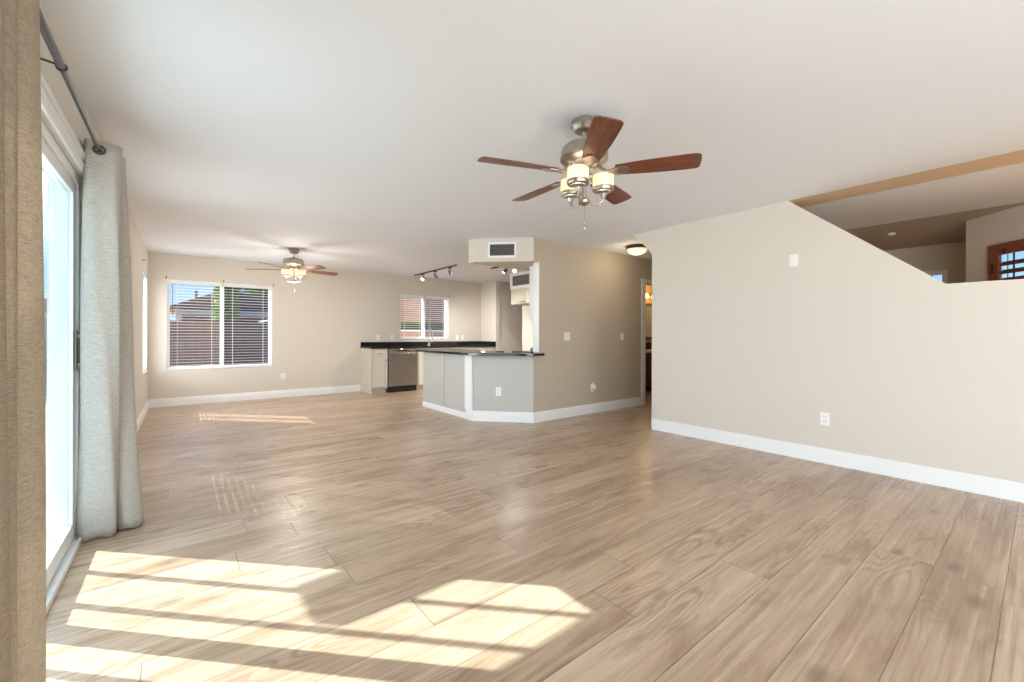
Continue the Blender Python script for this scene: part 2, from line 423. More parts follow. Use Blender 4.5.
struct(MB().box(4.59, 4.93, -4.7, 2.90, H, H + .25).build('wall_stair_header', M['tan_warmlit']), 'tan header above the stair opening with painted-in warm light', 'wall')

DOOR = (1.60, 3.40, 0, 2.03)
WIN_H = (3.98, 5.12, .60, 2.05); WIN_L = (7.72, 8.52, .60, 2.05)
wall('wall_left', FL, -4.6, 8.75, H, .15, [DOOR, WIN_H, WIN_L, (-4.0, -.4, 0, 2.3)], label='beige left wall with the sliding door and windows')
WIN_D = (-.10, 1.39, .58, 2.035); WIN_K = (3.84, 5.04, 1.06, 2.035)
wall('wall_far', FF, -.50, 9.1, H, .15, [WIN_D, WIN_K], label='beige far wall with dining and kitchen windows')
wall('wall_rear', frame((0, -4.6, 0), (1, 0, 0), (0, 1, 0)), -.55, 4.75, H, .15, [(.5, 3.9, .0, 2.3)], label='wall behind the viewpoint')
# right wall: sloped stair opening, clipped corner at the hallway
poly = [(-4.6, 0), (3.01, 0), (3.01, 2.14), (3.045, 2.20), (3.287, H), (1.535, H), (.472, 1.548), (-1.60, 1.54), (-1.60, H), (-4.6, H)]
struct(MB().prism(poly, lambda p, k: (4.59 + .12 * k, p[0], p[1])).build('wall_right', M['wall']), 'beige right wall with sloped stair cut-out', 'wall')
wall('wall_kitchen', FM, 3.70, 9.1, H, .117, [(6.19, 6.95, 0, 2.035), (3.70, 3.80, .883, 2.13)], M['wall_shade'], label='beige wall with painted-in shade beside the kitchen, with the bathroom doorway')
wall('wall_hall_end', frame((8.95, 0, 0), (0, 1, 0), (-1, 0, 0)), 2.9, 8.8, H, .15, [], label='wall closing the hall and entry')
wall('wall_hall_side', frame((0, 3.005, 0), (1, 0, 0), (0, 1, 0)), 4.71, 8.95, H, .1, [], label='hallway wall behind the stairs')
wall('wall_kitchen_right', frame((6.10, 0, 0), (0, 1, 0), (-1, 0, 0)), 4.31, 7.30, H, .08, [], label='kitchen right-hand wall')
wall('wall_pantry', frame((5.955, 0, 0), (0, 1, 0), (-1, 0, 0)), 8.10, 8.725, H, .12, [], label='short beige wall at the end of the sink counter')
wall('wall_pantry_back', frame((0, 8.12, 0), (1, 0, 0), (0, -1, 0)), 6.075, 7.2, H, .1, [], label='shaded alcove wall beside the kitchen')
wall('wall_bath_back', frame((0, 5.75, 0), (1, 0, 0), (0, -1, 0)), 6.18, 8.95, H, .1, [], M['bathwall'], 'peach bathroom wall')
wall('wall_bath_side', frame((6.185, 0, 0), (0, 1, 0), (1, 0, 0)), 4.31, 5.75, H, .004, [], M['bathwall'], 'peach bathroom side wall')
# entry beyond the stair opening
wall('wall_entry_far', frame((8.40, 0, 0), (0, 1, 0), (-1, 0, 0)), .48, 2.90, H, .1, [(.90, 1.62, 1.60, 2.02)], label='shaded far entry wall')
q = .7071
FA = frame((6.93, .556, 0), (-q, -q, 0), (-q, q, 0))
wall('wall_entry_angled', FA, 0, 3.2, H, .12, [(.262, 1.73, 1.0, 2.03)], label='angled entry wall with the wooden shutters')
wall('wall_entry_return', frame((6.93, .556, 0), (1, -.0, 0), (0, 1, 0)), .0, 1.6, H, .08, [], label='return wall of the entry')

# breakfast bar half wall + soffit
BA = Vector((3.155, 4.79, 0)); BB = Vector((3.70, 4.200, 0)); bd = (BB - BA).normalized(); bl = (BB - BA).length
bn = Vector((bd.y, -bd.x, 0))  # toward the camera side
if bn.dot(Vector((0, 0, 0)) - BA) < 0: bn = -bn
FB = frame(BA, bd, bn)
hw = [(3.155, 4.79), (3.698, 4.202), (3.698, 4.31), (3.275, 4.82), (3.275, 4.97), (3.155, 4.97)]
struct(MB().prism(hw, lambda p, k: (p[0], p[1], .882 * k)).build('wall_bar', M['panel']), 'low angled wall under the breakfast bar', 'wall')
sof = [(3.14, 4.765), (3.698, 4.195), (3.698, 4.312), (6.10, 4.312), (6.10, 4.90), (3.14, 4.90)]
struct(MB().prism(sof, lambda p, k: (p[0], p[1] - .0015, 2.13 + (H - 2.13) * k)).build('wall_soffit', M['wall']), 'dropped soffit above the breakfast bar', 'wall')

# baseboards
def baseboard(name, pts, closed=False, h=.135, t=.016, ends=True, label='tall white moulded baseboard'):
    """pts: plan polyline, board grows to the LEFT-hand normal given by order"""
    prof = [(0, 0), (t, 0), (t, h * .66), (t * .62, h * .69), (t * .62, h * .80), (t * .8, h * .82), (t * .45, h * .90), (t * .45, h * .94), (t * .25, h), (0, h)]
    P = [Vector((p[0], p[1], 0)) for p in pts]; n = len(P); mb = MB(); rings = []
    for i, p in enumerate(P):
        if i == 0: d = (P[1] - P[0]).normalized(); nn = Vector((-d.y, d.x, 0)); k = 1
        elif i == n - 1: d = (P[-1] - P[-2]).normalized(); nn = Vector((-d.y, d.x, 0)); k = 1
        else:
            d0 = (P[i] - P[i - 1]).normalized(); d1 = (P[i + 1] - P[i]).normalized()
            n0 = Vector((-d0.y, d0.x, 0)); n1 = Vector((-d1.y, d1.x, 0)); nn = (n0 + n1).normalized(); k = 1 / max(.3, nn.dot(n0))
        rings.append([mb._v(p + nn * (a * k) + Vector((0, 0, z + .0005))) for a, z in prof])
    for a, b in zip(rings, rings[1:]):
        for i in range(len(prof)): mb.bm.faces.new((a[i], b[i], b[(i + 1) % len(prof)], a[(i + 1) % len(prof)]))
    mb.bm.faces.new(rings[0]); mb.bm.faces.new(rings[-1][::-1])
    return struct(mb.build(name, M['trim']), label, 'baseboard')
baseboard('baseboard_left', [(lx(8.725), 8.725), (lx(3.47), 3.47)], label='white baseboard along the left wall')
baseboard('baseboard_far', [(2.995, 8.7248), (lx(8.725) + .017, 8.7248)], label='white baseboard along the dining wall')
baseboard('baseboard_right', [(4.70, 3.0105), (4.589, 3.0105), (4.5895, -4.5)][::-1][::-1], label='white baseboard along the right wall')
baseboard('baseboard_bar', [(6.085, 4.1925), (3.70, 4.1925 + .0), (3.1545, 4.7895), (3.1545, 4.972)][::-1][::-1], label='white baseboard round the breakfast bar and darkened wall')

# ------------------------------------------------------------------ windows, blinds, sliding door
def window(name, fr, o, label, mid=True, th=.15, screen=False, fw=.045, rail=.055):
    s0, s1, z0, z1 = o
    w_ = bpy.data.objects.new(name, None); C.objects.link(w_); w_.location = fr @ Vector(((s0 + s1) / 2, -.08, z0)); struct(w_, label, 'window')
    mb = MB(fr); y0, y1 = -.125, -.075; e = .0005
    mb.box(s0 + e, s0 + fw, y0, y1, z0 + e, z1 - e).box(s1 - fw, s1 - e, y0, y1, z0 + e, z1 - e)
    mb.box(s0 + fw, s1 - fw, y0, y1, z0 + e, z0 + fw).box(s0 + fw, s1 - fw, y0, y1, z1 - fw, z1 - e)
    m_ = (s0 + s1) / 2
    if mid: mb.box(m_ - rail / 2, m_ + rail / 2, y0, y1 + .01, z0 + fw, z1 - fw)
    mb.build('window_frame', M['vinyl'], w_)
    if mid:
        MB(fr).box(s0 + fw, m_ - rail / 2, -.103, -.099, z0 + fw, z1 - fw).build('pane', M['glass'], w_)
        MB(fr).box(m_ + rail / 2, s1 - fw, -.103, -.099, z0 + fw, z1 - fw).build('pane', M['glass'], w_)
        if screen: MB(fr).box(m_ + rail / 2, s1 - fw, -.119, -.118, z0 + fw, z1 - fw).build('screen', M['screen'], w_)
    else:
        MB(fr).box(s0 + fw, s1 - fw, -.103, -.099, z0 + fw, z1 - fw).build('pane', M['glass'], w_)
    MB(fr).box(s0 + e, s1 - e, -.074, .012, z0 + e, z0 + .016).build('window_sill', M['trim'], w_, bevel=.003)
    # white painted reveal of the opening
    mb = MB(fr); mb.box(s0 + e, s0 + .006, -.074, -.001, z0 + .017, z1 - e).box(s1 - .006, s1 - e, -.074, -.001, z0 + .017, z1 - e).box(s0 + .006, s1 - .006, -.074, -.001, z1 - .006, z1 - e)
    mb.build('reveal', M['trim'], w_)
    return w_
window('window_1', FF, WIN_D, 'two-pane dining window in the far wall', screen=True)
window('window_2', FF, WIN_K, 'two-pane kitchen window above the sink counter', screen=True)
window('window_3', FL, WIN_L, 'window in the left wall next to the far corner')
window('window_4', FL, WIN_H, 'window in the left wall behind the pale curtain')

def blind(fr, s0, s1, z0, z1, label, tilt=0, y=-.035, pitch=.0475, depth=.05, group=None, m='slat', th=.0028, cords=2):
    b = thing('window_blind', fr @ Vector(((s0 + s1) / 2, y, z0)), label, 'blind', group)
    MB(fr).box(s0, s1, y - .026, y + .028, z1 - .055, z1 - .001).build('headrail', M[m], b, bevel=.003)
    mb = MB(fr); z = z0 + .05; n = int((z1 - .075 - z) / pitch)
    ca, sa = math.cos(R(tilt)), math.sin(R(tilt))
    for i in range(n + 1):
        zz = z + i * pitch; hd = depth / 2
        pts = [(-hd, 0), (-hd * .5, .0018), (hd * .5, .0018), (hd, 0), (hd, -th), (hd * .5, .0018 - th), (-hd * .5, .0018 - th), (-hd, -th)]
        pts = [(y + a * ca + c * sa * 0 - 0, zz + c - a * sa) for a, c in pts]
        mb.prism(pts, lambda p, k: (s0 + .004 + (s1 - s0 - .008) * k, p[0], p[1]))
    mb.build('slats', M[m], b)
    MB(fr).box(s0 + .002, s1 - .002, y - .024, y + .024, z0 + .006, z0 + .024).build('bottom_rail', M[m], b, bevel=.003)
    mb = MB(fr)
    for k in range(cords):
        s = s0 + (s1 - s0) * (.18 + .64 * k / max(1, cords - 1))
        for yy in (y - .0265, y + .0265): mb.box(s - .002, s + .002, yy - .0007, yy + .0007, z0 + .02, z1 - .055)
    mb.build('cords', M['cord'], b)
    MB(fr).tube([(s0 + .07, y + .034, z1 - .055), (s0 + .072, y + .036, z1 - .60)], .0035, 6).build('wand', M['pewter'] if m == 'slat' else M['bronze'], b)
    return b
def blind_pair(fr, o, la, lb, **k):
    s0, s1, z0, z1 = o; m_ = (s0 + s1) / 2
    blind(fr, s0 + .010, m_ - .018, z0 + .017, z1 - .007, la, **k)
    blind(fr, m_ + .018, s1 - .010, z0 + .017, z1 - .007, lb, **k)
blind_pair(FF, WIN_D, 'left half of the white slatted blinds on the dining window, sky showing through', 'right half of the white slatted blinds on the dining window', tilt=-2)
blind_pair(FF, WIN_K, 'left white slatted blind on the kitchen window, orange brick behind', 'right white slatted blind on the kitchen window, behind the faucet', tilt=-2)
blind(FL, WIN_L[0] + .01, WIN_L[1] - .01, WIN_L[2] + .017, WIN_L[3] - .007, 'bright white slatted blind on the left wall window near the corner', tilt=24, cords=2)
blind(FL, WIN_H[0] + .01, WIN_H[1] - .01, WIN_H[2] + .017, WIN_H[3] - .007, 'white slatted blind on the window hidden behind the pale curtain', tilt=10.5, cords=4)

# sliding glass door (door_1)
d1 = bpy.data.objects.new('door_1', None); C.objects.link(d1); d1.location = FL @ Vector((2.5, -.08, 0)); struct(d1, 'white framed sliding glass patio door in the left wall', 'door')
a, b, z0, z1 = DOOR; e = .0006
mb = MB(FL); mb.box(a + e, a + .05, -.13, -.02, .001, z1 - e).box(b - .05, b - e, -.13, -.02, .001, z1 - e).box(a + .05, b - .05, -.13, -.02, z1 - .05, z1 - e)
mb.build('door_frame', M['vinyl'], d1, bevel=.003)
mb = MB(FL); mb.box(a + .05, b - .05, -.13, .0, .001, .022).box(a + .05, b - .05, -.125, -.115, .022, .04).box(a + .05, b - .05, -.075, -.065, .022, .04).box(a + .05, b - .05, -.012, .0, .022, .03)
mb.build('sill_track', M['vinyl'], d1)
def panel(s0, s1, y, nm):
    mb = MB(FL); st = .065
    mb.box(s0, s0 + st, y - .018, y + .018, .03, z1 - .052).box(s1 - st, s1, y - .018, y + .018, .03, z1 - .052)
    mb.box(s0 + st, s1 - st, y - .018, y + .018, .03, .115).box(s0 + st, s1 - st, y - .018, y + .018, z1 - .115, z1 - .052)
    p = mb.build(nm, M['vinyl'], d1, bevel=.003)
    MB(FL).box(s0 + st, s1 - st, y - .003, y + .003, .115, z1 - .115).build('pane', M['doorglass'], p)
    return p
p2 = panel(2.455, 3.345, -.050, 'door_panel'); panel(1.655, 2.53, -.095, 'door_panel')
mb = MB(FL); mb.box(3.295, 3.325, -.030, -.020, .95, 1.17); mb.box(3.302, 3.318, -.020, .006, .97, .99); mb.box(3.302, 3.318, -.020, .006, 1.13, 1.15); mb.box(3.300, 3.320, .0, .012, .97, 1.15)
tag(mb.build('handle', M['bronze'], p2, bevel=.002), 'dark metal pull handle')
# casing
mb = MB(FL)
for s0, s1, zz0, zz1 in ((b, b + .065, 0.0005, z1 + .09), (a - .065, a, 0.0005, z1 + .09), (a, b, z1, z1 + .09)):
    mb.box(s0, s1, .0005, .012, zz0, zz1)
mb.box(a - .065, b + .065, .012, .022, z1 + .062, z1 + .09).box(a - .0, b + .0, .012, .017, z1 + .02, z1 + .03)
struct(mb.build('trim_1', M['trim']), 'white casing round the sliding door', 'trim')
# glazing added behind the viewpoint, out of view, as an opening for fill light
for nm, fr, s0, s1 in (('added_glazing_left', FL, -4.0, -.4), ('added_glazing_rear', frame((0, -4.6, 0), (1, 0, 0), (0, 1, 0)), .5, 3.9)):
    g_ = bpy.data.objects.new(nm, None); C.objects.link(g_); g_.location = fr @ Vector(((s0 + s1) / 2, -.08, 0)); struct(g_, 'unseen glazed doors added behind the viewpoint to admit fill light', 'door')
    mb = MB(fr); n = 4
    for i in range(n + 1):
        s = s0 + (s1 - s0) * i / n; mb.box(max(s0 + e, s - .03), min(s1 - e, s + .03), -.11, -.06, .001, 2.299)
    mb.box(s0 + .03, s1 - .03, -.11, -.06, .001, .07).box(s0 + .03, s1 - .03, -.11, -.06, 2.23, 2.299)
    mb.build('door_frame', M['vinyl'], g_)
    MB(fr).box(s0 + .03, s1 - .03, -.087, -.083, .07, 2.23).build('pane', M['glass'], g_)

# bathroom door casing
mb = MB(FM)
for s0, s1, zz0, zz1 in ((6.085, 6.165, .0005, 2.10), (6.975, 7.055, .0005, 2.10), (6.165, 6.975, 2.03, 2.10)):
    mb.box(s0, s1, .0005, .014, zz0, zz1); 
mb.box(6.165, 6.1895, -.117, .014, .0005, 2.03).box(6.9505, 6.975, -.117, .014, .0005, 2.03)
struct(mb.build('trim_2', M['trim']), 'white casing round the bathroom doorway', 'trim')
# white painted end of the darkened wall over the bar
struct(MB().box(3.79, 3.7995, 4.195, 4.309, .93, 2.128).build('trim_3', M['trim']), 'white end face of the wall above the bar', 'trim')

# ------------------------------------------------------------------ ceiling fans
def make_fan(label):
    t = thing('ceiling_fan', (0, 0, 0), label, 'ceiling fan', 'ceiling fans with cherry blades')
    MB().lathe([(0, -.001), (.062, -.001), (.075, -.006), (.076, -.032), (.070, -.040), (.066, -.044), (.060, -.060), (.050, -.068), (.020, -.072), (0, -.072)], n=32).build('canopy', M['nickel'], t, smooth=True)
    MB().lathe([(0, -.068), (.0115, -.068), (.0115, -.125), (.026, -.128), (.030, -.135), (.030, -.150), (0, -.150)], n=20).build('downrod', M['nickel'], t, smooth=True)
    MB().lathe([(0, -.135), (.045, -.138), (.085, -.143), (.118, -.155), (.136, -.172), (.140, -.190), (.140, -.212), (.143, -.218), (.143, -.236), (.132, -.248), (.105, -.256), (.09, -.262), (.085, -.272), (.06, -.280), (0, -.280)], n=40).build('motor_housing', M['nickel'], t, smooth=True)
    # blades
    zb = -.315
    bl_ = None
    for k in range(5):
        if bl_ is None:
            mb = MB(Matrix.Rotation(R(-12), 4, 'X'))
            out = [(.185, -.048), (.30, -.060), (.45, -.068), (.58, -.071), (.632, -.068), (.648, -.052), (.652, .0), (.648, .056), (.632, .070), (.58, .072), (.45, .069), (.30, .060), (.185, .048)]
            mb.prism(out, lambda p, q_: (p[0], p[1], -.003 + .006 * q_))
            bl_ = mb.build('blade', M['bladewood'], t, bevel=.0015); bl_.location = (0, 0, zb)
            mi = MB(Matrix.Rotation(R(-12), 4, 'X'))
            mi.prism([(.155, -.018), (.19, -.038), (.235, -.040), (.262, -.018), (.268, 0), (.262, .018), (.235, .040), (.19, .038), (.155, .018)], lambda p, q_: (p[0], p[1], -.0105 + .0065 * q_))
            for sx, sy in ((.195, -.022), (.195, .022), (.242, 0)): mi.lathe([(0, -.0135), (.005, -.0125), (.006, -.0105)], c=(sx, sy, 0), n=8)
            mi.tube([(.165, 0, -.006), (.13, 0, -.004), (.105, 0, .012), (.085, 0, .040)], [.012, .014, .014, .012], 8)
            ir = mi.build('blade_iron', M['nickel'], None, bevel=.0012)
            l0 = ir.location.copy(); ir.data.transform(Matrix.Translation(l0)); ir.location = (0, 0, 0); ir.parent = bl_
        else:
            nb = bl_.copy(); C.objects.link(nb); nb.parent = t; nb.rotation_euler = (0, 0, R(72 * k))
            ni = ir.copy(); C.objects.link(ni); ni.parent = nb
    # light kit
    MB().lathe([(0, -.278), (.055, -.280), (.060, -.300), (.050, -.318), (.022, -.326), (.016, -.345), (.013, -.42), (.014, -.462), (.028, -.470), (.036, -.482), (.034, -.496), (.020, -.506), (.009, -.512), (0, -.513)], n=24).build('light_stem', M['nickel'], t, smooth=True)
    for k in range(3):
        ang = R(FAN_ARM0 + 120 * k); ca, sa = math.cos(ang), math.sin(ang)
        pr = [(.02, -.485), (.055, -.500), (.090, -.497), (.112, -.478), (.118, -.455), (.118, -.435)]
        mb = MB().tube([(r_ * ca, r_ * sa, z_) for r_, z_ in pr], .0065, 8)
        mb.lathe([(0, -.462), (.012, -.460), (.017, -.448), (.022, -.436), (.036, -.430), (.040, -.424), (0, -.420)], c=(.118 * ca, .118 * sa, 0), n=16)
        mb.tube([(.118 * ca, .118 * sa, -.500 + .0), (.118 * ca, .118 * sa, -.462)], [.004, .008], 8)
        arm = mb.build('light_arm', M['nickel'], t, smooth=True)
        c = (.118 * ca, .118 * sa, 0)
        sh = MB().lathe([(.050, -.412), (.056, -.407), (.062, -.400), (.062, -.326), (.058, -.326), (.058, -.398), (.050, -.404)], c=c, n=28).build('shade', M['shade'], arm, smooth=True)
        MB().lathe([(.044, -.424), (.061, -.420), (.0645, -.412), (.0645, -.398), (.0625, -.398), (.0605, -.412), (.046, -.418)], c=c, n=28).build('shade_holder', M['nickel'], arm, smooth=True)
        MB().lathe([(0, -.420), (.012, -.418), (.014, -.400), (.024, -.385), (.026, -.368), (.018, -.350), (0, -.344)], c=c, n=14).build('bulb', M['bulb'], arm, smooth=True)
    mb = MB().tube([(.012, 0, -.505), (.012, 0, -.60)], .0012, 6)
    mb.lathe([(0, -.598), (.006, -.602), (.0075, -.610), (.006, -.618), (.0015, -.622), (.0015, -.630), (.007, -.634), (.0075, -.648), (.004, -.656), (0, -.658)], c=(.012, 0, 0), n=12)
    mb.build('pull_chain', M['nickel'], t, smooth=True)
    return t
FAN_ARM0 = 69.5
fan = make_fan('brushed nickel ceiling fan with three lit shades, the large near one')
fan2 = copy_tree(fan)
fan.location = (1.93, 1.733, H); fan.rotation_euler = (0, 0, R(16))
fan2.location = (1.408, 7.038, H); fan2.rotation_euler = (0, 0, R(6))
fan2['label'] = 'small-looking distant ceiling fan over the dining area by the far window'
for c0, pw, rz in ((fan.location, 11.0, 16), (fan2.location, 2.2, 6)):
    for k in range(3):
        an = R(FAN_ARM0 + 120 * k + rz)
        light('fan_bulb', 'POINT', (c0[0] + .118 * math.cos(an), c0[1] + .118 * math.sin(an), H - .368), pw, (1.0, .74, .42), shadow_soft_size=.02)
light('dining_fill', 'POINT', (fan2.location[0], fan2.location[1], H - .62), 23, (1, .93, .82), shadow_soft_size=.22)  # extra fill light added below the fan to brighten the dining area

# ------------------------------------------------------------------ curtains and rod
def curtain(path_fn, z0, z1, label, m, name='curtain', nz=40, group=None):
    """path_fn(t in 0..1, u height 0..1) -> (x,y)"""
    mb = MB(); n = 260; rows = []
    for j in range(nz + 1):
        u = j / nz; z = z0 + (z1 - z0) * u; row = []
        for i in range(n + 1):
            x, y = path_fn(i / n, u); row.append(mb._v((x, y, z + (.006 * math.sin(i * .21) if j == 0 else 0))))
        rows.append(row)
    for a_, b_ in zip(rows, rows[1:]):
        for i in range(n): mb.bm.faces.new((a_[i], a_[i + 1], b_[i + 1], b_[i]))
    o = mb.build(name, m, None, smooth=True, solid=.0025, sharp=80)
    return tag(o, label, 'curtain', group)
def spline(pts):
    def f(t):
        n = len(pts) - 1; x = min(t * n, n - 1e-6); i = int(x); k = x - i
        p0 = pts[max(i - 1, 0)]; p1 = pts[i]; p2 = pts[i + 1]; p3 = pts[min(i + 2, n)]
        return tuple(.5 * ((2 * b_) + (-a_ + c) * k + (2 * a_ - 5 * b_ + 4 * c - d) * k * k + (-a_ + 3 * b_ - 3 * c + d) * k ** 3) for a_, b_, c, d in zip(p0, p1, p2, p3))
    return f
RODX = lambda y: lx(y) + .078
RODZ = 2.15
top = spline([(-.382, 3.40), (-.386, 3.30), (-.378, 3.215), (-.345, 3.20), (-.30, 3.205), (-.262, 3.215), (-.236, 3.24), (-.245, 3.28), (-.30, 3.31), (-.375, 3.33), (-.378, 3.37), (-.30, 3.39), (-.235, 3.42), (-.24, 3.46), (-.31, 3.48), (-.375, 3.50)])
bot = spline([(-.372, 3.46), (-.385, 3.44), (-.428, 3.375), (-.395, 3.30), (-.32, 3.285), (-.275, 3.295), (-.256, 3.32), (-.262, 3.36), (-.30, 3.40), (-.30, 3.43), (-.25, 3.36), (-.20, 3.34), (-.15, 3.38), (-.155, 3.44), (-.22, 3.50), (-.33, 3.54)])
def far_path(t, u):
    a_ = top(t); b_ = bot(t); k = u ** .8
    return (a_[0] * k + b_[0] * (1 - k) + .004 * math.sin(t * 40 + u * 9), a_[1] * k + b_[1] * (1 - k) + .004 * math.sin(t * 31 + u * 7))
cf = curtain(far_path, .012, 2.20, 'pale grey linen curtain bunched at the far end of the rod beside the sliding door', M['linen_pale'])
def near_path(t, u):
    # deep pleats with sharp crests towards the room; the stack spreads a little towards the floor
    n = 7.6; ph = t * n * 2 * math.pi + 4.9; y = 1.80 + .02 * (1 - u) - t * 1.05
    amp = .040 + .010 * math.sin(t * 27 + 1) + .006 * (1 - u)
    x = RODX(y) - .010 + amp * math.cos(ph) + .005 * math.sin(3.1 * u + t * 30)
    return (x, y - (.050 + .012 * math.sin(t * 33)) * math.sin(ph) + .006 * math.sin(u * 4 + t * 9))
cn = curtain(near_path, .012, 2.20, 'tan linen curtain hanging in folds at the left edge of the view', M['linen'])
# eyelets
def eyelet(o, c, nrm):
    loc = Vector(o.location)
    mb = MB().lathe([(.017, -.003), (.026, -.003), (.028, 0), (.026, .003), (.017, .003), (.017, -.003)], c=Vector(c), n=24, axis=nrm)
    mb.build('eyelet', M['pewter'], o, smooth=True)
eyelet(cf, (RODX(3.20), 3.198, RODZ), (0, 1, 0))
cr = thing('curtain_rod', (RODX(2.2), 2.2, RODZ), 'dark grey metal curtain rod over the sliding door', 'curtain rod')
MB().tube([(RODX(2.28), 2.28, RODZ), (RODX(3.56), 3.56, RODZ)], .0105, 16).build('rod', M['pewter'], cr, smooth=True)
MB().tube([(RODX(.6), .6, RODZ), (RODX(2.30), 2.30, RODZ)], .0130, 16).build('rod_sleeve', M['pewter'], cr, smooth=True)
MB().lathe([(0, 0), (.012, 0), (.02, .01), (.022, .022), (.014, .034), (0, .038)], c=(RODX(3.56), 3.56, RODZ), axis=(0, 1, 0)).build('finial', M['pewter'], cr, smooth=True)
for yb in (2.30, 3.53):
    mb = MB(); mb.tube([(lx(yb) + .006, yb, RODZ + .012), (RODX(yb) - .012, yb, RODZ + .006)], .0045, 8)
    mb.lathe([(.0115, -.006), (.017, -.006), (.017, .006), (.0115, .006), (.0115, -.006)], c=(RODX(yb), yb, RODZ), axis=(0, 1, 0), n=20)
    mb.box(lx(yb) + .001, lx(yb) + .006, yb - .012, yb + .012, RODZ - .03, RODZ + .04)
    mb.build('bracket', M['bronze'], cr)

# ------------------------------------------------------------------ wall plates
def plate(fr, s, z, label, kind, w_=.072, h_=.115, cat=None, group=None):
    t = thing({'outlet': 'wall_outlet', 'switch': 'light_switch', 'thermo': 'wall_control'}[kind], fr @ Vector((s, 0, z - h_ / 2)), label, cat or ('outlet' if kind == 'outlet' else 'switch'), group)
    MB(fr).box(s - w_ / 2, s + w_ / 2, .0006, .006, z - h_ / 2, z + h_ / 2).build('cover_plate', M['plate'], t, bevel=.002)
    if kind == 'outlet':
        for dz in (.02, -.02):
            so = MB(fr).box(s - .016, s + .016, .006, .0085, z + dz - .014, z + dz + .014).build('socket', M['plate'], t, bevel=.003)
            MB(fr).box(s - .008, s - .005, .0085, .0092, z + dz - .006, z + dz + .006).box(s + .005, s + .008, .0085, .0092, z + dz - .006, z + dz + .006).build('slots', M['black'], so)
    else:
        n = max(1, round(w_ / .05) - 0) if w_ > .09 else 1
        for i in range(n):
            c = s + (i - (n - 1) / 2) * .046
            MB(fr).box(c - .016, c + .016, .006, .0095, z - .033, z + .033).build('rocker', M['plate'], t, bevel=.002)
    return t
plate(FR, 1.236, .401, 'white duplex outlet low on the right wall', 'outlet')
plate(FR, 1.484, 1.863, 'white wall control high on the right wall under the stair slope', 'thermo', cat='wall control')
plate(FM, 4.326, 1.135, 'white double switch plate on the darkened wall nearest the bar', 'switch', w_=.118)
plate(FM, 5.572, 1.135, 'white narrow switch plate on the darkened wall beside the bathroom doorway', 'switch')
plate(FM, 4.86, .37, 'white outlet low on the darkened wall holding a round plug-in', 'outlet')
plate(FB, .34, .40, 'white outlet on the low angled bar wall', 'outlet')
plate(FF, 1.567, .39, 'white outlet low on the far wall right of the dining window', 'outlet')
plate(FL, 7.05, .33, 'white outlet low on the left wall near the corner', 'outlet')
plate(FF, 3.349, 1.10, 'white plate left of the kitchen window, farther from the frame', 'switch')
plate(FF, 3.656, 1.10, 'white plate just left of the kitchen window frame', 'switch')
plate(FF, 5.27, 1.10, 'white plate just right of the kitchen window', 'switch')
plate(FF, 5.42, 1.10, 'white plate nearest the kitchen corner, right of its twin', 'switch')
t = thing('plug_in_freshener', (4.86, 4.18, .36), 'round white plug-in device in the outlet low on the darkened wall', 'air freshener')
MB(FM).lathe([(0, .0), (.030, .0), (.036, .008), (.036, .030), (.028, .042), (0, .046)], c=(4.865, .0095, .385), axis=(0, 1, 0), n=24).build('housing', M['plate'], t, smooth=True)
MB(FM).box(4.835, 4.868, .012, .034, .415, .455).build('cap', M['plate'], t, bevel=.006)

# hooks over the windows
hk = None
for i, (fr, s, z, lb) in enumerate([(FF, -.10, 2.062, 'small dark hook above the left corner of the dining window'), (FF, .66, 2.062, 'small dark hook above the middle of the dining window'), (FF, 1.41, 2.05, 'small dark hook above the right corner of the dining window'),
                                   (FL, 5.45, 1.90, 'small dark hook on the left wall just past the pale curtain'), (FL, 7.62, 2.16, 'small dark hook above the left wall window'), (FF, 5.05, 2.07, 'small dark hook above the right corner of the kitchen window')]):
    mb = MB(fr).box(s - .008, s + .008, .0005, .004, z - .018, z + .018).tube([(s, .004, z - .008), (s, .022, z - .012), (s, .028, z - .002), (s, .028, z + .010)], .003, 6)
    tag(mb.build('curtain_hook', M['bronze']), lb, 'hook', 'curtain hooks above the windows')

# ------------------------------------------------------------------ vents
def vent(fr, s0, s1, z0, z1, label, vertical=True, dark='grille_dark'):
    t = thing('air_vent', fr @ Vector(((s0 + s1) / 2, .0, z0)), label, 'air vent')
    fw = .028; mb = MB(fr)
    mb.box(s0, s1, .0008, .010, z0, z0 + fw).box(s0, s1, .0008, .010, z1 - fw, z1).box(s0, s0 + fw, .0008, .010, z0 + fw, z1 - fw).box(s1 - fw, s1, .0008, .010, z0 + fw, z1 - fw)
    mb.build('vent_frame', M['plate'], t, bevel=.002)
    MB(fr).box(s0 + fw, s1 - fw, .0008, .002, z0 + fw, z1 - fw).build('backing', M['black'], t)
    mb = MB(fr)
    if vertical:
        n = int((s1 - s0 - 2 * fw) / .013)
        for i in range(n):
            s = s0 + fw + .006 + i * (s1 - s0 - 2 * fw - .006) / n
            mb.prism([(s, .0025), (s + .0022, .0025), (s + .0072, .009), (s + .005, .009)], lambda p, k: (p[0], p[1], z0 + fw + (z1 - z0 - 2 * fw) * k))
    n = max(2, int((z1 - z0 - 2 * fw) / (.03 if vertical else .014)))
    for i in range(n):
        z = z0 + fw + (i + .5) * (z1 - z0 - 2 * fw) / n
        mb.box(s0 + fw, s1 - fw, .003, .008, z - .0012, z + .0012)
    mb.build('louvres', M[dark], t)
    return t
sl = (Vector((3.698, 4.195, 0)) - Vector((3.14, 4.765, 0))); SL = sl.length; sdv = sl.normalized(); snv = Vector((sdv.y, -sdv.x, 0))
if snv.dot(-Vector((3.4, 4.4, 0))) < 0: snv = -snv
FS = frame((3.14, 4.7635, 0), sdv, snv)
